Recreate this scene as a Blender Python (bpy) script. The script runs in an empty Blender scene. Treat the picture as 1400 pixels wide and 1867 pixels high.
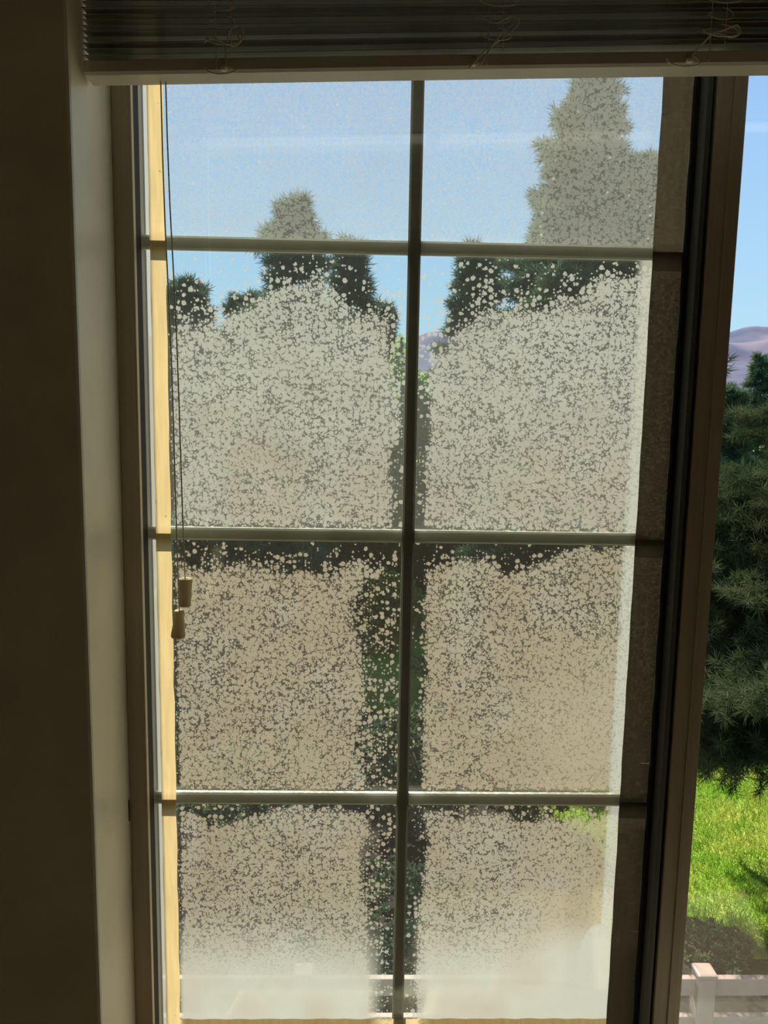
import bpy, bmesh, math, random
import numpy as np
from mathutils import Vector, Matrix

# ------------------------------------------------------------------ camera, sky, sun, exposure
S = bpy.context.scene
COL = S.collection
CAM_POS = Vector((0.0, -0.77, -0.1635))
YAW, PITCH, ROLL = 0.0236, 0.1303, 0.0173
fwd = Vector((math.sin(YAW) * math.cos(PITCH), math.cos(YAW) * math.cos(PITCH), -math.sin(PITCH)))
rt0 = Vector((math.cos(YAW), -math.sin(YAW), 0)); up0 = rt0.cross(fwd)
rt = rt0 * math.cos(ROLL) + up0 * math.sin(ROLL); upv = up0 * math.cos(ROLL) - rt0 * math.sin(ROLL)
cd = bpy.data.cameras.new('camera'); cam = bpy.data.objects.new('camera', cd); COL.objects.link(cam)
M = Matrix((rt, upv, -fwd)).transposed().to_4x4(); M.translation = CAM_POS
cam.matrix_world = M
cd.sensor_fit = 'VERTICAL'; cd.sensor_height = 24.0; cd.lens = 24.0 * 1400.0 / 1867.0
cd.clip_start = 0.01; cd.clip_end = 3000
S.camera = cam

w = bpy.data.worlds.new('sky'); S.world = w; w.use_nodes = True
nt = w.node_tree; nt.nodes.clear()
o_ = nt.nodes.new('ShaderNodeOutputWorld'); bg = nt.nodes.new('ShaderNodeBackground')
tc = nt.nodes.new('ShaderNodeTexCoord'); sx = nt.nodes.new('ShaderNodeSeparateXYZ'); rp = nt.nodes.new('ShaderNodeValToRGB')
nt.links.new(tc.outputs['Generated'], sx.inputs[0]); nt.links.new(sx.outputs['Z'], rp.inputs[0])
nt.links.new(rp.outputs[0], bg.inputs[0]); nt.links.new(bg.outputs[0], o_.inputs[0])
e = rp.color_ramp.elements
e[0].position = 0.0; e[0].color = (0.56, 0.83, 1.0, 1)
e[1].position = 1.0; e[1].color = (0.14, 0.30, 0.75, 1)
for p_, c_ in ((0.12, (0.50, 0.77, 1.0, 1)), (0.3, (0.39, 0.63, 1.0, 1)), (0.5, (0.28, 0.48, 0.92, 1))):
    q_ = e.new(p_); q_.color = c_
bg.inputs[1].default_value = 0.77

SUN_DIR = Vector((-0.26, 1.0, 1.22)).normalized()
sl = bpy.data.lights.new('sun', 'SUN'); so = bpy.data.objects.new('sun', sl); COL.objects.link(so)
sl.energy = 7.2; sl.angle = math.radians(0.6); sl.color = (1.0, 0.94, 0.82)
so.rotation_euler = SUN_DIR.to_track_quat('Z', 'Y').to_euler(); so.location = (-3, 10, 12)

S.view_settings.view_transform = 'Standard'; S.view_settings.look = 'None'
S.view_settings.exposure = 0.45; S.view_settings.gamma = 1.0; S.view_settings.use_curve_mapping = False
S.cycles.transparent_max_bounces = 24
S.cycles.max_bounces = 10

random.seed(7); rng = np.random.default_rng(7)

# ------------------------------------------------------------------ helpers
def lab(o, label=None, cat=None, group=None, kind=None):
    for k, v in (('label', label), ('category', cat), ('group', group), ('kind', kind)):
        if v: o[k] = v
    return o

def empty(name, loc=(0, 0, 0)):
    o = bpy.data.objects.new(name, None); COL.objects.link(o); o.location = loc; o.empty_display_size = 0.1
    return o

def link(name, me, mat, parent=None):
    o = bpy.data.objects.new(name, me); COL.objects.link(o)
    if mat: me.materials.append(mat)
    if parent is not None:
        o.parent = parent
        o.matrix_parent_inverse = Matrix.Translation(-Vector(parent.location)) if parent.type == 'EMPTY' else Matrix.Identity(4)
    return o

def bm_obj(name, bm, mat, parent=None, smooth=False):
    bmesh.ops.recalc_face_normals(bm, faces=bm.faces)
    me = bpy.data.meshes.new(name); bm.to_mesh(me); bm.free()
    if smooth:
        for p in me.polygons: p.use_smooth = True
    return link(name, me, mat, parent)

def bx(bm, x0, x1, y0, y1, z0, z1, bev=0.0):
    t = bmesh.new()
    vs = [t.verts.new((x, y, z)) for x in (x0, x1) for y in (y0, y1) for z in (z0, z1)]
    for f in ((0, 1, 3, 2), (4, 6, 7, 5), (0, 4, 5, 1), (2, 3, 7, 6), (0, 2, 6, 4), (1, 5, 7, 3)):
        t.faces.new([vs[i] for i in f])
    if bev > 0:
        bmesh.ops.bevel(t, geom=list(t.edges), offset=bev, segments=2, affect='EDGES', profile=0.6)
    me = bpy.data.meshes.new('tmp'); t.to_mesh(me); t.free(); bm.from_mesh(me); bpy.data.meshes.remove(me)

def box(name, x0, x1, y0, y1, z0, z1, mat, parent=None, bev=0.0):
    bm = bmesh.new(); bx(bm, x0, x1, y0, y1, z0, z1, bev)
    return bm_obj(name, bm, mat, parent)

def tube(bm, pts, r, n=8, r1=None):
    pts = [Vector(p) for p in pts]; rings = []
    for i, p in enumerate(pts):
        d = (pts[min(i + 1, len(pts) - 1)] - pts[max(i - 1, 0)]).normalized()
        a = d.orthogonal().normalized() if i == 0 else (prev - d * prev.dot(d)).normalized()
        prev = a; b = d.cross(a)
        rr = r if r1 is None else r + (r1 - r) * i / (len(pts) - 1)
        rings.append([bm.verts.new(p + (a * math.cos(k * 2 * math.pi / n) + b * math.sin(k * 2 * math.pi / n)) * rr) for k in range(n)])
    for i in range(len(rings) - 1):
        for k in range(n):
            bm.faces.new((rings[i][k], rings[i][(k + 1) % n], rings[i + 1][(k + 1) % n], rings[i + 1][k]))
    bm.faces.new(rings[0][::-1]); bm.faces.new(rings[-1])

def lathe(bm, prof, c, n=24):
    rings = []
    for r, z in prof:
        rings.append([bm.verts.new((c[0] + r * math.cos(k * 2 * math.pi / n), c[1] + r * math.sin(k * 2 * math.pi / n), c[2] + z)) for k in range(n)])
    for i in range(len(rings) - 1):
        for k in range(n):
            bm.faces.new((rings[i][k], rings[i][(k + 1) % n], rings[i + 1][(k + 1) % n], rings[i + 1][k]))
    bm.faces.new(rings[0][::-1]); bm.faces.new(rings[-1])

def smoothpath(pts, sub=6):
    P = [Vector(p) for p in pts]; out = []
    for i in range(len(P) - 1):
        p0 = P[max(i - 1, 0)]; p1 = P[i]; p2 = P[i + 1]; p3 = P[min(i + 2, len(P) - 1)]
        for k in range(sub):
            t = k / sub
            out.append(0.5 * ((2 * p1) + (p2 - p0) * t + (2 * p0 - 5 * p1 + 4 * p2 - p3) * t * t + (-p0 + 3 * p1 - 3 * p2 + p3) * t ** 3))
    out.append(P[-1]); return out

# ------------------------------------------------------------------ materials
class NT:
    def __init__(s, name):
        s.m = bpy.data.materials.new(name); s.m.use_nodes = True; s.t = s.m.node_tree; s.t.nodes.clear()
        s.out = s.n('ShaderNodeOutputMaterial')
    def n(s, typ, **kw):
        x = s.t.nodes.new(typ)
        for k, v in kw.items(): setattr(x, k, v)
        return x
    def set(s, sock, v):
        if isinstance(v, bpy.types.NodeSocket): s.t.links.new(v, sock)
        elif v is not None: sock.default_value = v
    def math(s, op, a, b=None, clamp=False):
        x = s.n('ShaderNodeMath', operation=op, use_clamp=clamp); s.set(x.inputs[0], a)
        if b is not None: s.set(x.inputs[1], b)
        return x.outputs[0]
    def mix(s, f, a, b):
        x = s.n('ShaderNodeMix', data_type='RGBA'); s.set(x.inputs[0], f); s.set(x.inputs[6], a); s.set(x.inputs[7], b)
        return x.outputs[2]
    def mixs(s, f, a, b):
        x = s.n('ShaderNodeMixShader'); s.set(x.inputs[0], f); s.set(x.inputs[1], a); s.set(x.inputs[2], b)
        return x.outputs[0]
    def step(s, v, lo, hi):
        x = s.n('ShaderNodeMapRange', interpolation_type='SMOOTHSTEP'); s.set(x.inputs[0], v); s.set(x.inputs[1], lo); s.set(x.inputs[2], hi)
        return x.outputs[0]
    def noise(s, vec, scale, detail=3, rough=0.55):
        x = s.n('ShaderNodeTexNoise'); s.set(x.inputs['Vector'], vec); x.inputs['Scale'].default_value = scale
        x.inputs['Detail'].default_value = detail; x.inputs['Roughness'].default_value = rough
        return x.outputs['Fac']
    def coord(s, scale=None):
        c = s.n('ShaderNodeTexCoord').outputs['Object']
        if scale:
            m = s.n('ShaderNodeMapping'); m.inputs['Scale'].default_value = scale; s.set(m.inputs['Vector'], c); c = m.outputs[0]
        return c
    def end(s, sh): s.t.links.new(sh, s.out.inputs[0]); return s.m

def c4(c): return (c[0], c[1], c[2], 1.0)

def paint(name, c, c2=None, scale=8.0, rough=0.6, bump=0.0, bscale=200.0, stretch=None, spec=0.4, lo=0.35, hi=0.65):
    k = NT(name); co = k.coord(stretch); p = k.n('ShaderNodeBsdfPrincipled')
    if c2 is None: c2 = tuple(v * 0.88 for v in c)
    k.set(p.inputs['Base Color'], k.mix(k.step(k.noise(co, scale), lo, hi), c4(c), c4(c2)))
    p.inputs['Roughness'].default_value = rough; p.inputs['Specular IOR Level'].default_value = spec
    if bump:
        b = k.n('ShaderNodeBump'); b.inputs['Strength'].default_value = bump; b.inputs['Distance'].default_value = 0.002
        k.set(b.inputs['Height'], k.noise(k.coord(), bscale)); k.set(p.inputs['Normal'], b.outputs[0])
    return k.end(p.outputs[0])

def fresnel(k):
    g = k.n('ShaderNodeNewGeometry'); r = k.n('ShaderNodeMapRange'); k.set(r.inputs[0], g.outputs['Backfacing'])
    r.inputs[3].default_value = 1.45; r.inputs[4].default_value = 1 / 1.45
    f = k.n('ShaderNodeFresnel'); k.set(f.inputs[0], r.outputs[0]); return f.outputs[0]

def glass_mat(name, tint=(0.97, 0.99, 0.975)):
    k = NT(name); t = k.n('ShaderNodeBsdfTransparent'); t.inputs[0].default_value = c4(tint)
    g = k.n('ShaderNodeBsdfGlossy'); g.inputs['Roughness'].default_value = 0.0; g.inputs[0].default_value = (1, 1, 1, 1)
    return k.end(k.mixs(fresnel(k), t.outputs[0], g.outputs[0]))

def leaf(name, c, c2, tr=0.3):
    k = NT(name); co = k.coord(); col = k.mix(k.step(k.noise(co, 2.3), 0.35, 0.65), c4(c), c4(c2))
    d = k.n('ShaderNodeBsdfDiffuse'); k.set(d.inputs[0], col)
    t = k.n('ShaderNodeBsdfTranslucent'); k.set(t.inputs[0], col)
    return k.end(k.mixs(tr, d.outputs[0], t.outputs[0]))

WALL = paint('wall_paint', (0.92, 0.83, 0.64), rough=0.38, bump=0.05, bscale=160, spec=0.6)
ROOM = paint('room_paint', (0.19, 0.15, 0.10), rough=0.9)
CEIL = paint('ceiling_paint', (0.78, 0.73, 0.62), rough=0.9)
CARPET = paint('carpet', (0.58, 0.47, 0.33), (0.50, 0.40, 0.28), scale=60, rough=1.0, spec=0.1)
SILL = paint('sill_paint', (0.92, 0.83, 0.62), rough=0.4)
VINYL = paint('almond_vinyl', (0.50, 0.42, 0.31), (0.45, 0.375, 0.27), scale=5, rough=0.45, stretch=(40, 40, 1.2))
GRID_LIT = paint('grid_bar_lit', (0.88, 0.84, 0.68), (0.78, 0.74, 0.58), scale=14, rough=0.35)  # lighter copy of the bar colour, light on the cross bars painted in
GRID_SHADED = paint('grid_bar_shaded', (0.30, 0.27, 0.20), (0.25, 0.23, 0.17), scale=14, rough=0.4, stretch=(1, 1, 1))  # darker copy of the bar colour, shade on the upright painted in
RUBBER = paint('black_gasket', (0.018, 0.018, 0.016), rough=0.7)
RUBBER2 = paint('grey_gasket', (0.10, 0.105, 0.09), rough=0.6)
SLAT = paint('slat_paint', (0.42, 0.40, 0.35), (0.34, 0.32, 0.28), scale=10, rough=0.5)
RAIL = paint('blind_rail_paint', (0.70, 0.63, 0.53), rough=0.45)
CORD = paint('cord_white', (0.82, 0.74, 0.60), rough=0.9, scale=900)

GLASS = glass_mat('clear_glass')
MULCH = paint('mulch', (0.012, 0.010, 0.008), (0.03, 0.021, 0.017), scale=30, rough=1)
FENCE = paint('fence_vinyl', (0.40, 0.285, 0.23), (0.36, 0.26, 0.21), rough=0.5)
BARK = paint('bark', (0.12, 0.08, 0.055), (0.07, 0.045, 0.03), scale=20, rough=1)
CONCRETE = paint('concrete', (0.30, 0.28, 0.25), (0.24, 0.22, 0.2), scale=6, rough=0.9)
GRASSM = leaf('grass_blades', (0.21, 0.38, 0.035), (0.42, 0.46, 0.085), 0.5)
LAWN = paint('lawn', (0.17, 0.33, 0.03), (0.36, 0.39, 0.08), scale=0.9, rough=1, spec=0.05, bump=0.6, bscale=40)
TASSEL = leaf('tassel_plastic', (0.85, 0.74, 0.52), (0.80, 0.69, 0.48), 0.22)
PINE = leaf('pine_needles', (0.045, 0.07, 0.03), (0.11, 0.125, 0.055), 0.3)
SPRUCE = leaf('spruce_needles', (0.07, 0.125, 0.075), (0.12, 0.15, 0.08), 0.4)
BROAD = leaf('broad_leaves', (0.22, 0.42, 0.12), (0.34, 0.50, 0.14), 0.6)
YELLOWG = leaf('shrub_leaves', (0.30, 0.42, 0.06), (0.2, 0.3, 0.06), 0.45)

def tape_mat(name, col, dcol, amount, ticks=0.0):
    """thin translucent film, wrinkled, lit through from outdoors"""
    k = NT(name); co = k.coord((30, 1, 3)); n = k.noise(co, 6, 4)
    cc = k.mix(k.step(n, 0.3, 0.7), c4(col), c4(tuple(v * 0.85 for v in col)))
    if ticks:
        c2 = k.coord((14, 1, 420)); n2 = k.noise(c2, 1.0, 1)
        cc = k.mix(k.math('MULTIPLY', k.step(n2, 0.70, 0.76), ticks), cc, (0.6, 0.5, 0.3, 1))
    t = k.n('ShaderNodeBsdfTranslucent'); k.set(t.inputs[0], cc)
    d = k.n('ShaderNodeBsdfDiffuse'); d.inputs[0].default_value = c4(dcol)
    return k.end(k.mixs(amount, d.outputs[0], t.outputs[0]))

TAPE_Y = tape_mat('cream_film', (0.66, 0.475, 0.235), (0.8, 0.7, 0.45), 0.92)
TAPE_B = tape_mat('brown_film', (0.058, 0.045, 0.028), (0.16, 0.13, 0.10), 0.8, 0.25)

# scale deposit on the inside of the outer pane: mottled discs whose coverage is stored per vertex
def deposit_mat():
    k = NT('glass_with_mineral_deposit')
    at = k.n('ShaderNodeAttribute', attribute_name='deposit'); sp = k.n('ShaderNodeSeparateColor'); k.set(sp.inputs[0], at.outputs['Color'])
    dens, haze, warm = sp.outputs[0], sp.outputs[1], sp.outputs[2]
    thick = at.outputs['Alpha']
    co = k.coord(); sep = k.n('ShaderNodeSeparateXYZ'); k.set(sep.inputs[0], co)
    cb = k.n('ShaderNodeCombineXYZ'); k.set(cb.inputs[0], sep.outputs[0]); k.set(cb.inputs[1], sep.outputs[2])
    nz = k.n('ShaderNodeTexNoise', noise_dimensions='2D'); k.set(nz.inputs['Vector'], cb.outputs[0]); nz.inputs['Scale'].default_value = 420
    nm = k.n('ShaderNodeVectorMath', operation='MULTIPLY_ADD'); k.set(nm.inputs[0], nz.outputs['Color'])
    nm.inputs[1].default_value = (0.0018, 0.0018, 0); k.set(nm.inputs[2], cb.outputs[0])
    big = k.n('ShaderNodeTexNoise', noise_dimensions='2D'); k.set(big.inputs['Vector'], cb.outputs[0]); big.inputs['Scale'].default_value = 45; big.inputs['Detail'].default_value = 3
    dn = k.math('ADD', dens, k.math('MULTIPLY', k.math('SUBTRACT', big.outputs['Fac'], 0.5), 0.55))
    dn = k.math('MULTIPLY', dn, k.step(dens, 0.0, 0.08))
    def layer(cell, p0, p1, r0, r1, soft):
        v = k.n('ShaderNodeTexVoronoi', voronoi_dimensions='2D'); k.set(v.inputs['Vector'], nm.outputs[0]); v.inputs['Scale'].default_value = 1 / cell
        c = k.n('ShaderNodeSeparateColor'); k.set(c.inputs[0], v.outputs['Color'])
        pres = k.step(k.math('SUBTRACT', k.math('MULTIPLY_ADD' if False else 'MULTIPLY', dn, p1), c.outputs[0]), p0, p0 + 0.02)
        mr = k.n('ShaderNodeMapRange'); k.set(mr.inputs[0], dn); mr.inputs[3].default_value = r0; mr.inputs[4].default_value = r1
        r = k.math('MULTIPLY', mr.outputs[0], k.math('ADD', 0.78, k.math('MULTIPLY', c.outputs[1], 0.35)))
        s_ = k.step(k.math('SUBTRACT', r, v.outputs['Distance']), 0.0, soft)
        return k.math('MULTIPLY', s_, pres)
    a = layer(0.0060, 0.0, 1.0, 0.42, 0.50, 0.14)
    c_ = layer(0.0021, 0.0, 0.95, 0.36, 0.62, 0.35)
    b = layer(0.0032, 0.0, 1.0, 0.36, 0.60, 0.25)
    m = k.math('MAXIMUM', k.math('MAXIMUM', a, b), k.math('MULTIPLY', c_, k.step(dens, 0.3, 0.7)))
    # fine dusty specks
    v3 = k.n('ShaderNodeTexVoronoi', voronoi_dimensions='2D'); k.set(v3.inputs['Vector'], nm.outputs[0]); v3.inputs['Scale'].default_value = 95
    c3 = k.n('ShaderNodeSeparateColor'); k.set(c3.inputs[0], v3.outputs['Color'])
    fleck = k.math('MULTIPLY', k.step(k.math('SUBTRACT', k.math('MULTIPLY', c3.outputs[1], 0.16), v3.outputs['Distance']), 0.0, 0.05), k.math('GREATER_THAN', c3.outputs[0], 0.8))
    var = k.n('ShaderNodeTexNoise', noise_dimensions='2D'); k.set(var.inputs['Vector'], cb.outputs[0]); var.inputs['Scale'].default_value = 16; var.inputs['Detail'].default_value = 5
    al = k.math('MULTIPLY', m, thick)
    al = k.math('MULTIPLY', al, k.math('ADD', 0.86, k.math('MULTIPLY', var.outputs['Fac'], 0.28)))
    # union of haze and spots
    inv = k.math('MULTIPLY', k.math('SUBTRACT', 1.0, al), k.math('SUBTRACT', 1.0, haze))
    inv = k.math('MULTIPLY', inv, k.math('SUBTRACT', 1.0, k.math('MULTIPLY', fleck, 0.55)))
    alpha = k.math('SUBTRACT', 1.0, inv, clamp=True)
    col = k.mix(warm, (0.60, 0.57, 0.505, 1), (0.50, 0.405, 0.295, 1))
    t = k.n('ShaderNodeBsdfTranslucent'); k.set(t.inputs[0], col)
    d = k.n('ShaderNodeBsdfDiffuse'); k.set(d.inputs[0], col)
    dep = k.mixs(0.45, t.outputs[0], d.outputs[0])
    tr = k.n('ShaderNodeBsdfTransparent'); tr.inputs[0].default_value = (0.97, 0.99, 0.98, 1)
    g = k.n('ShaderNodeBsdfGlossy'); g.inputs['Roughness'].default_value = 0.0
    gl = k.mixs(fresnel(k), tr.outputs[0], g.outputs[0])
    return k.end(k.mixs(alpha, gl, dep))
DEPOSIT = deposit_mat()

# ------------------------------------------------------------------ the room
XL, XR = -0.235, 0.93           # opening, left and right returns
ZT, ZB = 0.37, -0.93           # head and sill
FL, CE = -1.75, 0.78
YW, YE = -0.13, 0.04            # inner face of the window wall, outer face
bm = bmesh.new()
def ring_wall(bm):
    x0, x1 = -1.7, 2.4
    bx(bm, x0, XL, YW, YE, FL, CE, 0.003); bx(bm, XR, x1, YW, YE, FL, CE, 0.003)
    bx(bm, XL - 0.004, XR + 0.004, YW, YE, ZT, CE); bx(bm, XL - 0.004, XR + 0.004, YW, YE, FL, ZB)
ring_wall(bm)
lab(bm_obj('wall_front', bm, WALL), kind='structure')
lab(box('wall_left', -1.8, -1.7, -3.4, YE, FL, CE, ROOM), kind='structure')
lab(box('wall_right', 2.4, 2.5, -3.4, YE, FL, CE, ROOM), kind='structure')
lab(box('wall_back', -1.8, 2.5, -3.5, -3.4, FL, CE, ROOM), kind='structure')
lab(box('floor', -1.8, 2.5, -3.5, YE, FL - 0.1, FL, CARPET), kind='structure')
lab(box('ceiling', -1.8, 2.5, -3.5, YE, CE, CE + 0.1, CEIL), kind='structure')
lab(box('trim_1', XL, XR, YW - 0.03, -0.032, ZB, ZB + 0.014, SILL, bev=0.003), kind='structure')

# ------------------------------------------------------------------ the window
win = lab(empty('window_1', (0.05, 0.0, ZB + 0.014)), kind='structure')
FZ0, FZ1 = ZB + 0.014, ZT
GZ0, GZ1 = -0.832, 0.284
GX0, GX1 = -0.2186, 0.3040
# outer frame
box('frame_jamb', XL, -0.2175, -0.032, 0.010, FZ0, FZ1, VINYL, win, 0.0012)
box('frame_edge_highlight', -0.2178, -0.2168, -0.0325, -0.026, FZ0, FZ1, RAIL, win)  # pale strip painted as the bright highlight along the frame edge
box('frame_jamb', XR - 0.02, XR, -0.03, 0.055, FZ0, FZ1, VINYL, win, 0.0012)
box('frame_head', XL, XR, -0.03, 0.012, 0.345, FZ1, VINYL, win, 0.001)
box('frame_sill', XL, XR, -0.03, 0.04, FZ0, -0.895, VINYL, win, 0.001)
box('jamb_side_shade', -0.2176, -0.2171, -0.0300, -0.0085, FZ0, 0.345, RUBBER, win)  # black skin over the jamb's inner side, recess shade put into colour
# black glazing gaskets
box('gasket', -0.2176, GX0, -0.009, 0.010, -0.87, 0.345, RUBBER, win)
box('gasket', 0.3026, 0.3125, -0.0135, 0.012, -0.895, 0.345, RUBBER, win)
# grid between the panes
def bar(name, a0, a1, c, hw, horizontal, z=None):
    bm = bmesh.new(); dp = 0.0032; ch = 0.0020
    prof = [(-hw, -dp + ch * .5), (-hw + ch, -dp), (hw - ch, -dp), (hw, -dp + ch * .5), (hw, dp - ch * .5), (hw - ch, dp), (-hw + ch, dp), (-hw, dp - ch * .5)]
    r0, r1 = [], []
    for q, y in prof:
        if horizontal: r0.append(bm.verts.new((a0, y, c + q))); r1.append(bm.verts.new((a1, y, c + q)))
        else: r0.append(bm.verts.new((c + q, y, a0))); r1.append(bm.verts.new((c + q, y, a1)))
    n = len(prof)
    for i in range(n): bm.faces.new((r0[i], r0[(i + 1) % n], r1[(i + 1) % n], r1[i]))
    bm.faces.new(r0[::-1]); bm.faces.new(r1)
    return bm_obj(name, bm, GRID_LIT if horizontal else GRID_SHADED, win)
VX = 0.0431
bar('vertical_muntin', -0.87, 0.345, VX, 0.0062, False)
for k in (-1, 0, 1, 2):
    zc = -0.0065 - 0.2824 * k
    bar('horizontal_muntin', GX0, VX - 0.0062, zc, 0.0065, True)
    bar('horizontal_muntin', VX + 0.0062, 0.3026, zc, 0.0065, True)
# panes
box('inner_pane', GX0, 0.3026, -0.0065, -0.004, -0.87, 0.345, GLASS, win)

PX = 1400.0
def proj(X, Y, Z):
    d = np.stack([X - CAM_POS.x, Y - CAM_POS.y, Z - CAM_POS.z], -1)
    z = d @ np.array(fwd)
    return 700 + PX * (d @ np.array(rt)) / z, 933.5 - PX * (d @ np.array(upv)) / z
def vnoise(x, y, s, seed):
    r = np.random.default_rng(seed); G = r.random((64, 64)); x = x / s; y = y / s
    xi = np.floor(x).astype(int); yi = np.floor(y).astype(int); fx = x - xi; fy = y - yi
    fx = fx * fx * (3 - 2 * fx); fy = fy * fy * (3 - 2 * fy)
    g = lambda a, b: G[a % 64, b % 64]
    return (g(xi, yi) * (1 - fx) + g(xi + 1, yi) * fx) * (1 - fy) + (g(xi, yi + 1) * (1 - fx) + g(xi + 1, yi + 1) * fx) * fy
def ss(a, b, x):
    t = np.clip((x - a) / (b - a), 0, 1); return t * t * (3 - 2 * t)

def deposit_fields(X, Z):
    """coverage, even haze, warmth and thickness of the scale. s = mm right of the upright bar, t = mm below the cross bar above"""
    s = (X - VX) * 1000; zz = -Z * 1000 - 0.0
    row = np.clip(np.floor((zz + 0) / 282.4) + 1, 0, 3)               # 0 top row .. 3 bottom row
    t = zz - (row - 1) * 282.4 - 13                                    # below each bar
    n1 = vnoise(X * 1000 + 500, Z * 1000 + 2000, 38, 1) - .5; n2 = vnoise(X * 1000 + 500, Z * 1000 + 2000, 14, 2) - .5
    dens = np.full_like(X, 0.88); haze = np.zeros_like(X); warm = np.zeros_like(X); thick = np.full_like(X, 0.68)
    left = s < 0; a = np.abs(s) - 6
    # ---- bare band beneath each cross bar
    band0 = np.select([row == 1, row == 2, row == 3], [np.where(left, 58, 46), np.where(left, 30, 32), np.where(left, 20, 22)], 0.0)
    band0 = band0 + n1 * 26 + n2 * 12
    band0 = np.where((row == 1) & left, band0 + 25 * ss(90, 240, -s) - 22 * ss(60, 90, -s) * (1 - ss(150, 200, -s)), band0)
    band0 = np.where((row == 1) & ~left, band0 + 42 * (1 - ss(25, 75, s)) - 30 * ss(130, 200, s), band0)
    band0 = np.where((row == 2) & ~left, band0 - 26 * ss(110, 210, s), band0)
    band0 = np.where((row == 3) & ~left, band0 - 12 * ss(120, 220, s), band0)
    k = ss(-12, 6, t - band0)
    sparse = np.clip(0.05 + 0.42 * (t / np.maximum(band0, 8)), 0.0, 0.5)
    dens = np.where(row > 0, sparse * (1 - k) + dens * k, dens)
    # ---- bare strip either side of the upright bar
    wl = np.select([row == 1, row == 2, row == 3], [14.0, 46.0, 30.0], 0.0); wr = np.select([row == 1, row == 2, row == 3], [14.0, 14.0, 14.0], 0.0)
    wl = wl + n1 * 22 + 10 * (row == 2) * ss(-560, -400, Z * 1000) * 0; wr = wr + n1 * 6 + n2 * 6
    wr = np.where(row == 3, wr + 6 * (1 - ss(60, 220, t)), wr)
    wd = np.where(left, wl, wr)
    inner = np.where(left, np.where(row == 2, 0.52, np.where(row == 1, 0.40, 0.42)), np.where(row == 1, 0.30, 0.13))
    ks = ss(-8, 7, a - wd)
    f2 = inner * (0.55 + 0.6 * np.clip(a / np.maximum(wd, 4), 0, 1))
    side = f2 * (1 - ks) + ks
    dens = np.where(row > 0, np.minimum(dens, np.maximum(side, 0)) * np.where(ks < 1, 1, 1), dens)
    # ---- a narrow bare line above each cross bar and by the left spacer
    up_ = ss(0, 5, 269.4 - t); dens = dens * (1 - (row > 0) * (1 - up_) * 0.55)
    lf = X * 1000 + 196; dens = dens * (1 - 0.55 * (1 - ss(1, 6, lf)) * (row > 0))
    # ---- top row: finer, paler veil
    tr_ = row == 0
    thick = np.where(tr_, 0.25, thick); dens = np.where(tr_, 0.80 + 0.1 * n1 + 0.06 * ss(60, 150, s), dens)
    # open mottling in rows 2-4, closing up at lower right and near the sill
    dens = np.where(row > 0, dens * (0.93 + 0.16 * n1 + 0.1 * n2), dens)
    close = ss(90, 200, s) * ss(60, 230, t) * (row == 2) * 0.16 + (row == 3) * (ss(20, 170, s) * 0.16) + (row == 3) * ss(150, 215, t) * 0.16
    dens = dens + close * (dens > 0.6)
    # haze
    zr = ss(0.70, 0.80, -Z)                          # last hand's breadth above the sill
    haze = haze + 0.05 + 0.80 * zr * ss(8, 30, a) + 0.5 * (row == 3) * ss(110, 200, s) * ss(40, 150, t)
    haze = haze + 0.35 * (row == 2) * ss(60, 190, s) * ss(70, 200, t)
    haze = haze + 0.13 * ss(0.5, 0.85, dens) + 0.02 * tr_ + 0.12 * (row == 1) * ss(40, 120, t)
    edge = ss(0, 9, X * 1000 - 261); haze = np.maximum(haze, 0.7 * edge * (row > 0))
    blob = np.exp(-(((X - 0.262) / 0.020) ** 2 + ((Z + 0.775) / 0.05) ** 2)); haze = np.maximum(haze, 0.95 * np.clip(blob * 1.2, 0, 1))
    lside = X * 1000 < -197.5; dens = np.where(lside, 0, dens); haze = np.where(lside, np.where(X * 1000 < -212.5, 0.85, 0.12), haze)
    for bx_, bz_, ba_ in ((-.142, -.572, .55), (-.058, -.566, .5), (-.075, -.60, .35), (-.09, -.645, .3)):
        haze = np.maximum(haze, ba_ * np.exp(-(((X - bx_) / .011) ** 2 + ((Z - bz_) / .006) ** 2)))
    warm = np.select([row == 0, row == 1, row == 2], [0.05 + 0 * X, 0.15 + 0.45 * ss(60, 240, t), 0.95 + 0 * X], 0.85 * (1 - 0.8 * ss(110, 200, t)))
    warm = warm + 0.45 * n1 + 0.2 * n2 - 0.18 * (row == 1)
    warm = np.where(edge > 0.4, 0.05, warm); warm = np.where(blob > 0.3, 0.0, warm); warm = np.where(lside, 0.15, warm)
    return np.clip(dens, 0, 1.15), np.clip(haze, 0, 0.97), np.clip(warm, 0, 1), np.clip(thick, 0, 1)

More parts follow.
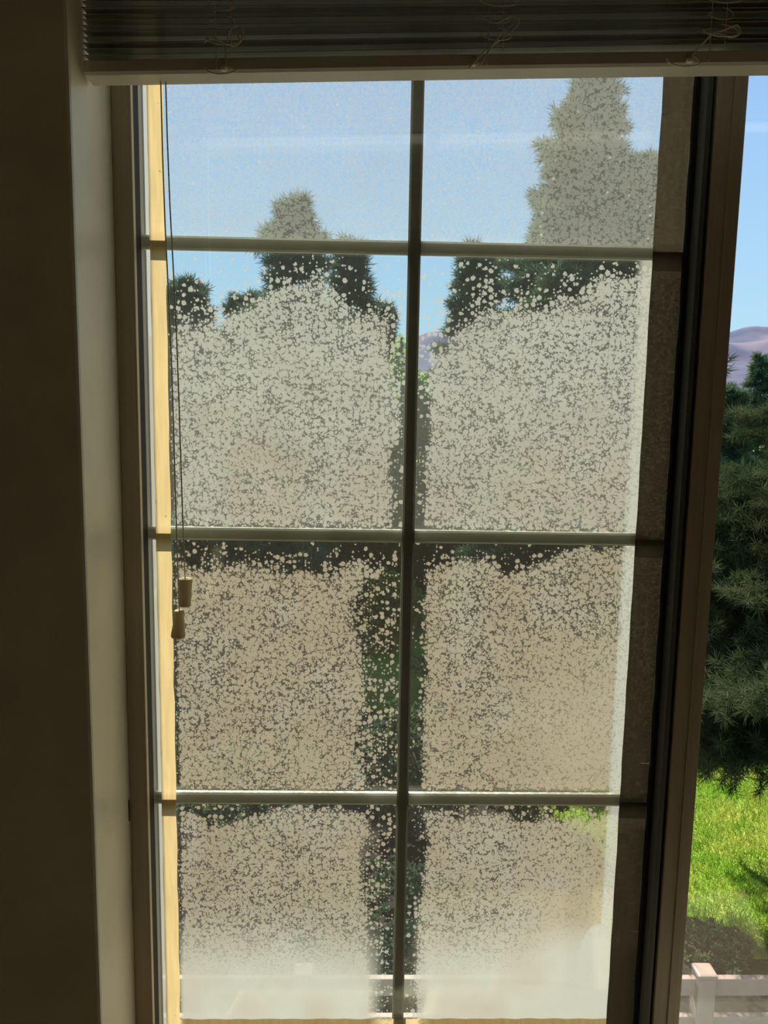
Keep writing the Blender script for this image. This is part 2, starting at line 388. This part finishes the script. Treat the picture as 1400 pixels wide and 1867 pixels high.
def deposit_pane():
    x0, x1, z0, z1, y0, y1 = GX0, 0.3026, -0.87, 0.345, 0.004, 0.0065
    nx, nz = 175, 400
    xs = np.linspace(x0, x1, nx); zs = np.linspace(z0, z1, nz)
    X, Z = np.meshgrid(xs, zs); X = X.ravel(); Z = Z.ravel()
    V = np.stack([X, np.full_like(X, y0), Z], 1).tolist(); n0 = len(V)
    V += [(x0, y1, z0), (x1, y1, z0), (x1, y1, z1), (x0, y1, z1)]
    F = []; fm = []
    for j in range(nz - 1):
        for i in range(nx - 1):
            a = j * nx + i; F.append((a, a + 1, a + nx + 1, a + nx)); fm.append(0)
    F.append((n0 + 3, n0 + 2, n0 + 1, n0)); fm.append(1)
    bl = list(range(nx)); F.append([n0, n0 + 1] + bl[::-1]); fm.append(1)
    tl = [(nz - 1) * nx + i for i in range(nx)]; F.append([n0 + 2, n0 + 3] + tl); fm.append(1)
    ll = [j * nx for j in range(nz)]; F.append([n0 + 3, n0] + ll); fm.append(1)
    rl = [j * nx + nx - 1 for j in range(nz)]; F.append([n0 + 1, n0 + 2] + rl[::-1]); fm.append(1)
    me = bpy.data.meshes.new('outer_pane'); me.from_pydata(V, [], F)
    me.materials.append(DEPOSIT); me.materials.append(GLASS)
    me.polygons.foreach_set('material_index', fm)
    at = me.attributes.new('deposit', 'FLOAT_COLOR', 'POINT')
    d, h, wm, th = deposit_fields(X, Z)
    arr = np.zeros((len(V), 4), dtype=np.float32); arr[:n0] = np.stack([d, h, wm, th], 1)
    at.data.foreach_set('color', arr.ravel()); me.update()
    return link('outer_pane', me, None, win)
op = deposit_pane(); op['label'] = 'glass spotted with pale mineral scale'

# translucent cream and brown film strips along the edge of the inner pane
def strip(name, x0, x1, z0, z1, mat, vert=True):
    bm = bmesh.new(); n = 60; ya, yb = -0.0070, -0.0068; rows = []
    for i in range(n + 1):
        f = i / n; wv = 0.0004 * math.sin(i * 1.7) + random.uniform(-.0003, .0003)
        if vert: rows.append([(x0 + wv * .6, z0 + (z1 - z0) * f), (x1 + wv, z0 + (z1 - z0) * f)])
        else: rows.append([(x0 + (x1 - x0) * f, z0), (x0 + (x1 - x0) * f, z1 + wv)])
    A = [[bm.verts.new((p[0], ya, p[1])) for p in r] for r in rows]
    for i in range(n): bm.faces.new((A[i][0], A[i][1], A[i + 1][1], A[i + 1][0]))
    o = bm_obj(name, bm, mat, win)
    return o
a = strip('glazing_film', -0.2096, -0.1945, -0.87, 0.345, TAPE_Y); a['label'] = 'cream film strip glowing in the sun'
a = strip('glazing_film', 0.2735, 0.3026, -0.87, 0.345, TAPE_B); a['label'] = 'brown film strip with torn edge'
a = strip('glazing_film', -0.1945, 0.2735, -0.868, -0.8245, TAPE_Y, False); a['label'] = 'cream film strip along the bottom'
# hair thin fibres caught on the spotted pane
for (fx, fz, l, a) in ((-.134, -.372, .010, .28), (-.066, -.389, .011, .62), (.225, -.515, .017, .55), (.2445, -.548, .010, .95), (.019, -.64, .008, .3), (-.03, -.535, .012, -.1)):
    bm = bmesh.new(); c_ = Vector((fx, .0035, fz)); d_ = Vector((math.cos(a), 0, math.sin(a))) * l * .5; n_ = Vector((-math.sin(a), 0, math.cos(a)))
    tube(bm, smoothpath([c_ - d_ - n_ * l * .12, c_, c_ + d_ - n_ * l * .06], 5), .00028, 5)
    o = bm_obj('fibre', bm, RAIL, win, True)
# meeting stile
ST0, ST1 = 0.3155, 0.3440
box('stile_bead', 0.3070, 0.3122, -0.0300, -0.0130, FZ0, 0.345, RUBBER2, win, 0.0008)
box('stile_groove', 0.3120, 0.3160, -0.0240, 0.02, FZ0, 0.345, RUBBER, win)
bm = bmesh.new(); bx(bm, ST0, ST1, -0.0305, 0.03, FZ0, 0.345, 0.0012); bx(bm, 0.3305, 0.3395, -0.0318, -0.0300, FZ0, 0.345, 0.0005)
bm_obj('meeting_stile', bm, VINYL, win)
box('sash_rail', ST1, XR - 0.02, -0.028, 0.0, -0.896, -0.875, VINYL, win, 0.001)
box('sash_rail', ST1, XR - 0.02, -0.028, 0.0, 0.25, 0.345, VINYL, win, 0.001)
box('sash_stile', XR - 0.05, XR - 0.02, -0.028, 0.0, -0.875, 0.25, VINYL, win, 0.001)
box('sash_pane', ST1, XR - 0.05, -0.016, -0.013, -0.875, 0.25, GLASS, win)
# small dark slot in the drywall return beside the frame
box('return_slot', XL - 0.002, XL + 0.0006, -0.0365, -0.0345, -0.578, -0.556, RUBBER, win)

# ------------------------------------------------------------------ raised mini blind
BY0, BY1 = -0.108, -0.084
bl = lab(empty('window_blind', (0.34, -0.096, 0.34)), 'raised mini blind with bunched grey slats and pale bottom rail at window top', 'blind')
BXL, BXR = -0.2315, 0.915
def tilt_z(x, base, slope): return base + (x - BXL) * slope
def skewbar(name, prof, slope, mat, smooth=False):
    """prof: (y,z) polygon, extruded along x with a sideways lean"""
    bm = bmesh.new(); r = []
    xs = [BXL + (BXR - BXL) * i / 16 for i in range(17)]
    for x in xs:
        r.append([bm.verts.new((x, y, tilt_z(x, z, slope(x)))) for y, z in prof])
    n = len(prof)
    for i in range(16):
        for j in range(n): bm.faces.new((r[i][j], r[i][(j + 1) % n], r[i + 1][(j + 1) % n], r[i + 1][j]))
    bm.faces.new(r[0][::-1]); bm.faces.new(r[-1])
    return bm_obj(name, bm, mat, bl, smooth)
RZ = 0.1005
rp_ = [(BY0 + .002, RZ), (BY1 - .002, RZ), (BY1, RZ + .002), (BY1, RZ + .010), (BY1 - .002, RZ + .0115), (BY0 + .002, RZ + .0115), (BY0, RZ + .010), (BY0, RZ + .002)]
skewbar('bottom_rail', rp_, lambda x: 0.0425 - 0.004 * (x - BXL), RAIL)
NS = 40
for i in range(NS):
    z = RZ + 0.0150 + 0.0044 * i + random.uniform(-.0006, .0006)
    up1 = random.uniform(-.0010, .0010); prof = []
    m_ = 6; yo = random.uniform(-.0012, .0012)
    top = [(BY0 + yo + (BY1 - BY0) * q / m_, z + 0.0016 * (1 - (2 * q / m_ - 1) ** 2) + up1 * (q / m_ - .5)) for q in range(m_ + 1)]
    prof = top + [(y, zz - 0.0007) for y, zz in top[::-1]]
    sl0 = 0.0425 - 0.0009 * i + random.uniform(-.0012, .0012)
    skewbar('slat', prof, (lambda x, s=sl0: s), SLAT)
box('headrail', BXL, BXR, -0.112, -0.082, 0.330, 0.362, RAIL, bl, 0.001)
# ladder strings and slack lift strings in untidy loops
def curl(pts, r=0.0006, name='ladder_string'):
    bm = bmesh.new(); tube(bm, smoothpath(pts, 7), r, 6); return bm_obj(name, bm, CORD, bl, True)
yf = BY0 - 0.002
for xc, kind in ((-0.119, 0), (0.099, 1), (0.279, 2)):
    zr = tilt_z(xc, RZ, 0.0415)
    curl([(xc - .006, yf, 0.330), (xc - .0065, yf - .001, zr + .06), (xc - .006, yf, zr + .012), (xc - .006, yf - .0002, zr + .001)], 0.0004)
    curl([(xc + .006, yf, 0.330), (xc + .0055, yf - .001, zr + .055), (xc + .006, yf, zr + .012)], 0.0004)
    for q in range(4):
        z0 = zr + 0.02 + 0.0125 * q; a_ = random.uniform(.008, .014); 
        curl([(xc - .006, yf, z0 + .006), (xc - .004 - a_ * .8, yf - .004, z0 + .002), (xc - .002, yf - .007, z0 - .003),
              (xc + a_, yf - .006, z0 - .001), (xc + a_ * .9, yf - .004, z0 + .005), (xc + .001, yf - .003, z0 + .008)], 0.0005)
zr = tilt_z(-0.119, RZ, 0.0415)
curl([(-.134, yf - .003, zr + .019), (-.128, yf - .005, zr + .022), (-.119, yf - .006, zr + .019), (-.110, yf - .006, zr + .0165), (-.104, yf - .006, zr + .021), (-.103, yf - .005, zr + .029), (-.107, yf - .004, zr + .033), (-.113, yf - .004, zr + .029), (-.116, yf - .003, zr + .02), (-.118, yf - .002, zr + .004)])
curl([(-.116, yf - .002, zr + .008), (-.117, yf - .003, zr + .003), (-.109, yf - .003, zr - .0005), (-.120, yf - .003, zr - .0035), (-.130, yf - .002, zr - .002), (-.134, yf - .001, zr + .002)])
zr = tilt_z(0.085, RZ, 0.0415)
curl([(.099, yf - .003, zr + .032), (.110, yf - .006, zr + .036), (.116, yf - .007, zr + .033), (.112, yf - .007, zr + .026), (.100, yf - .006, zr + .017), (.090, yf - .005, zr + .010), (.083, yf - .004, zr + .003), (.077, yf - .003, zr - .003)], 0.0007)
curl([(.112, yf - .006, zr + .030), (.104, yf - .008, zr + .024), (.094, yf - .006, zr + .012), (.087, yf - .004, zr + .001), (.082, yf - .003, zr - .002)], 0.0005)
zr = tilt_z(0.255, RZ, 0.0415)
curl([(.270, yf - .003, zr + .022), (.282, yf - .005, zr + .024), (.291, yf - .006, zr + .027), (.294, yf - .006, zr + .022), (.288, yf - .006, zr + .018), (.274, yf - .005, zr + .021), (.264, yf - .004, zr + .012), (.257, yf - .002, zr + .004)], 0.0007)
curl([(.258, yf - .002, zr + .006), (.264, yf - .003, zr + .001), (.262, yf - .003, zr - .0025), (.250, yf - .003, zr - .0035), (.241, yf - .002, zr - .001), (.238, yf - .001, zr + .003)], 0.0006)
for xp, zz in ((-.119, .001), (.083, .0015), (.257, .0015)):
    zr = tilt_z(xp, RZ, 0.0415); bm = bmesh.new(); lathe(bm, [(.0015, -.0015), (.0028, -.001), (.0032, .0008), (.0018, .0035)], (xp, yf - .001, zr + zz), 12)
    bm_obj('string_knot', bm, CORD, bl, True)

# pull cords with bell tassels
def pull(p0, p1, top_r, bot_r, h, lean):
    bm = bmesh.new(); a = Vector(p0); b = Vector(p1)
    pts = [a.lerp(b, i / 12) + Vector((0.0011 * math.sin(i * .9), 0, 0)) * (1 - abs(i / 6 - 1)) for i in range(13)]
    tube(bm, pts, 0.00062, 8); c = bm_obj('lift_cord', bm, CORD, bl, True)
    bm = bmesh.new()
    prof = [(top_r * .35, h * .02), (top_r * .85, h * .02), (top_r, -h * .02), (top_r * .97, -h * .1), (top_r * .5 + bot_r * .5 - .0004, -h * .5), (bot_r, -h * .93), (bot_r * .93, -h), (bot_r * .6, -h * .98), (bot_r * .45, -h * .7)]
    lathe(bm, prof, (0, 0, 0), 28)
    bmesh.ops.rotate(bm, verts=bm.verts, cent=(0, 0, 0), matrix=Matrix.Rotation(lean, 3, 'Y'))
    bmesh.ops.translate(bm, verts=bm.verts, vec=b)
    t = bm_obj('tassel', bm, TASSEL, None, True); t.parent = c
    t['label'] = 'pale bell shaped cord tassel'
    return c
pull((-0.1735, -0.096, 0.330), (-0.1640, -0.080, -0.3180), 0.0067, 0.0056, 0.0255, 0.03)
pull((-0.1765, -0.096, 0.330), (-0.1698, -0.080, -0.3480), 0.0046, 0.0066, 0.0250, 0.06)

# ------------------------------------------------------------------ outdoors
GZ = -4.65
def grid_mesh(name, x0, x1, y0, y1, nx, ny, hf, mat, sides=0.0):
    X, Y = np.meshgrid(np.linspace(x0, x1, nx), np.linspace(y0, y1, ny)); Z = hf(X, Y)
    V = np.stack([X.ravel(), Y.ravel(), Z.ravel()], 1).tolist()
    F = [(j * nx + i, j * nx + i + 1, (j + 1) * nx + i + 1, (j + 1) * nx + i) for j in range(ny - 1) for i in range(nx - 1)]
    me = bpy.data.meshes.new(name); me.from_pydata(V, [], F)
    for p in me.polygons: p.use_smooth = True
    return link(name, me, mat)
lab(grid_mesh('lawn', -60, 90, 0.1, 120, 60, 60, lambda X, Y: GZ + 0.10 * (vnoise(X + 300, Y + 300, 9, 5) - .5) * ss(9, 20, Y), LAWN), kind='structure')
lab(box('planting_bed', -12, 16, 3.3, 5.0, GZ - .05, GZ + 0.03, MULCH), kind='structure')
lab(box('planting_bed_1', -9, 2.15, 5.0, 9.6, GZ - .05, GZ + 0.028, MULCH), kind='structure')
lab(box('path', -14, 18, 1.2, 3.0, GZ - .05, GZ + 0.025, CONCRETE), kind='structure')

mt_ = NT('hazed_mountain_rock'); co = mt_.coord((1, 1, 1.0)); n = mt_.noise(co, 0.02, 6)
pr = mt_.n('ShaderNodeBsdfDiffuse'); mt_.set(pr.inputs[0], mt_.mix(mt_.step(n, 0.38, 0.62), (0.15, 0.16, 0.22, 1), (0.25, 0.20, 0.235, 1)))  # lilac distance haze is mixed into the rock colours
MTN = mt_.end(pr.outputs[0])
def mh(X, Y):
    ridge = 40 + 34 * (vnoise(X + 5725, X * 0 + 3, 130, 9)) + 12 * vnoise(X + 5725, X * 0 + 3, 37, 10)
    f = np.clip(1 - np.abs(Y - 620) / 200, 0, 1)
    return GZ - 3 + ridge * f ** 0.8 * (0.85 + 0.25 * vnoise(X + 3000, Y + 3000, 45, 11)) + 7 * vnoise(X + 3000, Y + 3000, 22, 12) * f + 4 * vnoise(X + 3000, Y + 3000, 9, 13) * f
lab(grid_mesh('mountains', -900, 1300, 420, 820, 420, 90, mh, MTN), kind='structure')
lab(box('ground_plain', -900, 1300, 119, 760, GZ - 1, GZ - 0.02, MULCH), kind='structure')

# fence of three vinyl rails
def fence():
    F0 = 3.40
    f = lab(empty('rail_fence', (2.05, F0, GZ)), 'beige vinyl rail fence running along the lawn below the window', 'fence')
    for k in range(-3, 5):
        x = 2.07 + 2.4 * k
        bm = bmesh.new(); bx(bm, x - .055, x + .055, F0 - .055, F0 + .055, GZ, GZ + 1.17, .012)
        bm_obj('fence_post', bm, FENCE, f)
        bm = bmesh.new(); bx(bm, x - .06, x + .06, F0 - .06, F0 + .06, GZ + 1.17, GZ + 1.20, .014); bm_obj('post_cap', bm, FENCE, f)
    for z in (1.04, 0.79, 0.54, 0.29):
        bm = bmesh.new(); bx(bm, -5.2, 11.7, F0 - .02, F0 + .02, GZ + z, GZ + z + .11, .006); bm_obj('fence_rail', bm, FENCE, f)
fence()

# ---- vegetation
def blades(centers, dirs, length, width, per, spread, seed, curve=0.0):
    r = np.random.default_rng(seed); n = len(centers)
    C = np.repeat(centers, per, 0); D = np.repeat(dirs, per, 0) + r.normal(0, spread, (n * per, 3))
    D /= np.linalg.norm(D, axis=1, keepdims=True) + 1e-9
    L = length * r.uniform(.6, 1.15, (n * per, 1))
    up = r.normal(0, 1, (n * per, 3)); W = np.cross(D, up); W /= np.linalg.norm(W, axis=1, keepdims=True) + 1e-9
    W *= width * .5
    mid = C + D * L * .55 - np.array([0, 0, 1]) * curve * L * .3
    tip = C + D * L - np.array([0, 0, 1]) * curve * L
    N = n * per
    V = np.stack([C - W * .5, C + W * .5, mid + W, mid - W, tip], 1).reshape(-1, 3)
    b = np.arange(N) * 5
    quads = np.stack([b, b + 1, b + 2, b + 3], 1); tris = np.stack([b + 3, b + 2, b + 4], 1)
    return V, quads, tris
def mesh_qt(name, V, Q, T):
    me = bpy.data.meshes.new(name)
    me.vertices.add(len(V)); me.vertices.foreach_set('co', V.astype(np.float32).ravel())
    nl = len(Q) * 4 + len(T) * 3
    me.loops.add(nl); me.loops.foreach_set('vertex_index', np.concatenate([Q.ravel(), T.ravel()]).astype(np.int32))
    me.polygons.add(len(Q) + len(T))
    st = np.concatenate([np.arange(len(Q)) * 4, len(Q) * 4 + np.arange(len(T)) * 3]).astype(np.int32)
    me.polygons.foreach_set('loop_start', st)
    me.update(calc_edges=True); me.validate()
    return me

def conifer(name, label, cat, x, y, H, R, seed, nb=70, sprig=9, nl=.12, nw=.007, per=16, base=.35, mat=SPRUCE, group=None, power=0.8, droop=.25, jit=.25):
    r = random.Random(seed)
    t = lab(empty(name, (x, y, GZ)), label, cat, group)
    bm = bmesh.new(); tube(bm, [(x, y, GZ - .05), (x + .03, y, GZ + H * .5), (x, y, GZ + H * .97)], .05 + H * .012, 8, .012)
    C = []; D = []
    for i in range(nb):
        f = (i + r.random()) / nb; z = base + (H - base) * f
        rr = R * (1 - f) ** power * r.uniform(1 - jit, 1 + jit) + .10
        az = i * 2.399 + r.uniform(-.3, .3)
        o = Vector((math.cos(az), math.sin(az), 0)); p0 = Vector((x, y, GZ + z))
        pts = []
        for q in range(5):
            g = q / 4; pts.append(p0 + o * rr * g + Vector((0, 0, -droop * rr * g + .45 * rr * droop * g * g * 2)))
        tube(bm, pts, .012 + .008 * rr, 5, .004)
        ns = max(4, int(sprig * rr / R * 1.6) + 3)
        for q in range(ns):
            g = .2 + .8 * (q + r.random()) / ns
            k = min(3, int(g * 4)); p = pts[k].lerp(pts[k + 1], g * 4 - k)
            for sgn in (-1, 1, 0):
                side = Vector((-o.y, o.x, 0)) * sgn
                dd = (o * (.5 + .3 * r.random()) + side * .9 + Vector((0, 0, r.uniform(-.15, .5)))).normalized()
                ln = rr * .30 * (1.25 - g) + nl * .8
                m = max(2, int(ln / (nl * .55)))
                for u in range(m):
                    C.append(p + dd * ln * (u + r.random() * .6) / m); D.append(dd * .8)
        C.append(pts[-1]); D.append(o)
    bm_obj('trunk', bm, BARK, t)
    C.append(Vector((x, y, GZ + H * .98))); D.append(Vector((0, 0, 1)))
    V, Q, T = blades(np.array(C), np.array(D), nl, nw, per, .65, seed)
    me = mesh_qt('foliage', V, Q, T); link('foliage', me, mat, t)
    return len(V)

def bushy(name, label, cat, x, y, H, R, seed, n=700, mat=BROAD, leaf_l=.10, leaf_w=.05, per=14, z0=.2, group=None):
    r = np.random.default_rng(seed); t = lab(empty(name, (x, y, GZ)), label, cat, group)
    bm = bmesh.new(); rr = random.Random(seed)
    tube(bm, [(x, y, GZ - .03), (x, y + .02, GZ + H * .6)], .03 + .012 * H, 7, .02)
    for q in range(9):
        a = q * 2.4; zz = GZ + H * (.12 + .05 * q)
        tube(bm, [(x, y, zz), (x + R * .45 * math.cos(a), y + R * .45 * math.sin(a), zz + H * .15), (x + R * .75 * math.cos(a), y + R * .75 * math.sin(a), zz + H * .3)], .02, 5, .006)
    bm_obj('trunk', bm, BARK, t)
    u = r.normal(0, 1, (n, 3)); u /= np.linalg.norm(u, axis=1, keepdims=True)
    rad = r.uniform(.45, 1.0, (n, 1)) ** .6 * (1 + .18 * np.sin(u[:, :1] * 5 + seed) * np.cos(u[:, 2:] * 6))
    C = u * rad * np.array([R, R, (H - z0) / 2]) + np.array([x, y, GZ + z0 + (H - z0) / 2])
    V, Q, T = blades(C, u * .6, leaf_l, leaf_w, per, .8, seed + 1)
    link('foliage', mesh_qt('foliage', V, Q, T), mat, t)

# large pine close to the window, seen through the clear right pane
conifer('pine_tree', 'large dark pine close behind the fence, seen through the clear right pane', 'tree', 4.45, 5.0, 4.95, 2.35, 11, nb=180, sprig=15, nl=.105, nw=.0042, per=26, base=1.8, mat=PINE, power=.38, droop=.05)
far = 'evergreens behind the spotted glass'
conifer('spruce_tree', 'tallest pointed spruce behind the upper right panes', 'tree', 5.12, 18, 12.35, 3.8, 21, nb=200, sprig=13, nl=.28, nw=.016, per=18, base=.4, group=far, power=.8, jit=.4)
conifer('spruce_tree', 'slim spruce just right of the tallest one', 'tree', 7.6, 20.5, 11.3, 1.7, 22, nb=120, sprig=10, nl=.28, nw=.018, per=16, base=.4, group=far, power=.6)
conifer('spruce_tree', 'shorter spruce at the left foot of the tallest one', 'tree', 2.15, 15.2, 7.75, 1.15, 23, nb=110, sprig=10, nl=.24, nw=.014, per=16, base=.4, group=far, power=.7)
conifer('spruce_tree', 'broad spruce poking above the first cross bar of the left panes', 'tree', -1.42, 14, 8.3, 1.5, 24, nb=130, sprig=9, nl=.24, nw=.011, per=14, base=.4, group=far, power=.72, jit=.55, droop=-.5)
conifer('spruce_tree', 'round topped evergreen at the left edge beside the cream strip', 'tree', -3.95, 16.5, 7.2, 1.3, 25, nb=100, sprig=11, nl=.24, nw=.014, per=16, base=.4, group=far, power=.6, jit=.4)
conifer('spruce_tree', 'narrow evergreen between the left edge tree and the broad spruce', 'tree', -2.8, 17.0, 7.0, .85, 29, nb=90, sprig=10, nl=.24, nw=.014, per=16, base=.4, group=far, power=.6, jit=.4)
conifer('spruce_tree', 'evergreen right of the broad spruce, top in the second left pane', 'tree', -0.42, 16.6, 8.1, 1.15, 26, nb=110, sprig=8, nl=.26, nw=.012, per=13, base=.4, group=far, power=.8, jit=.5, droop=-.5)
conifer('spruce_tree', 'low narrow evergreen just left of the upright grid bar', 'tree', 0.30, 18.6, 7.05, .65, 27, nb=80, sprig=10, nl=.24, nw=.014, per=16, base=.4, group=far, power=.6, jit=.4)
conifer('spruce_tree', 'wide dark evergreen filling the lower left panes', 'tree', -1.75, 10.3, 3.7, 1.7, 28, nb=110, sprig=12, nl=.18, nw=.011, per=18, base=.15, group=far, power=.5)
conifer('spruce_tree', 'wide dark evergreen filling the lower right panes', 'tree', 2.45, 10.6, 3.6, 1.35, 30, nb=110, sprig=12, nl=.18, nw=.011, per=18, base=.15, group=far, power=.5)
bushy('leafy_tree', 'bright green leafy tree in the gap beside the upright bar', 'tree', .95, 16.0, 5.75, .85, 41, n=1500, per=16, leaf_l=.13, leaf_w=.06)
bushy('round_shrub', 'yellow green shrub under the leafy tree', 'shrub', 0.5, 13.2, 1.6, .6, 42, n=500, mat=YELLOWG)
bushy('round_shrub', 'dark shrub at the foot of the upright bar', 'shrub', 0.62, 6.9, 1.5, .75, 43, n=700, mat=SPRUCE, leaf_l=.08, leaf_w=.03)
bushy('round_shrub', 'low dark shrub behind the fence left of the first post', 'shrub', 0.2, 4.7, .9, .7, 44, n=600, mat=SPRUCE, leaf_l=.07, leaf_w=.03)
bushy('round_shrub', 'low shrub hugging the back of the fence near the post', 'shrub', 2.95, 5.05, .22, .30, 45, n=260, mat=SPRUCE, leaf_l=.05, leaf_w=.02, z0=0.0)
bushy('round_shrub', 'low shrub behind the fence at the right picture edge', 'shrub', 3.85, 5.0, .22, .34, 46, n=260, mat=SPRUCE, leaf_l=.05, leaf_w=.02, z0=0.0)
bushy('round_shrub', 'dark spreading shrub in the bed behind the lower left panes', 'shrub', -1.1, 6.6, 1.1, .85, 51, n=800, mat=SPRUCE, leaf_l=.08, leaf_w=.03)
bushy('round_shrub', 'dark leafy shrub in the bed at the lower left corner of the spotted glass', 'shrub', -2.6, 6.9, 1.2, .8, 52, n=800, mat=PINE, leaf_l=.08, leaf_w=.03)
bushy('round_shrub', 'dark shrub in the bed behind the lower right panes', 'shrub', 1.75, 7.1, 1.3, .6, 53, n=700, mat=PINE, leaf_l=.08, leaf_w=.03)
bushy('leafy_tree', 'sunlit yellow green bush half hidden in the big pine', 'tree', 6.4, 9.6, 3.9, 1.0, 47, n=900, mat=YELLOWG)
for i, (x, y, h) in enumerate(((12.65, 24, 6.4), (12.3, 27.0, 5.75), (13.9, 28.5, 5.6), (10.6, 21.5, 5.3))):
    conifer('spruce_tree', ['tall dark spruce of the far row below the mountains, at the right picture edge', 'far row spruce nearest the stile, tip against the mountains', 'thin far row spruce tip between its taller neighbour and the stile',
            'short nearer spruce peeping over the big pine beside the stile'][i], 'tree', x, y, h, 1.0, 60 + i, nb=60, sprig=7, nl=.26, nw=.02, per=12, base=.4, mat=SPRUCE, group='far row of spruces', power=.8)

# grass blades on the near lawn
N = 60000
gx = rng.uniform(1.9, 6.5, N); gy = rng.uniform(5.0, 9.0, N)
keep = rng.random(N) < 1.0 - 0.5 * ss(8, 10.5, gy); gx = gx[keep]; gy = gy[keep]
V, Q, T = blades(np.stack([gx, gy, np.full_like(gx, GZ)], 1), np.tile([0.1, 0.1, .8], (len(gx), 1)), .075, .007, 1, .38, 99)
go = link('grass', mesh_qt('grass', V, Q, T), GRASSM); lab(go, 'sunlit mown grass blades of the lawn behind the fence', 'grass', kind='stuff')
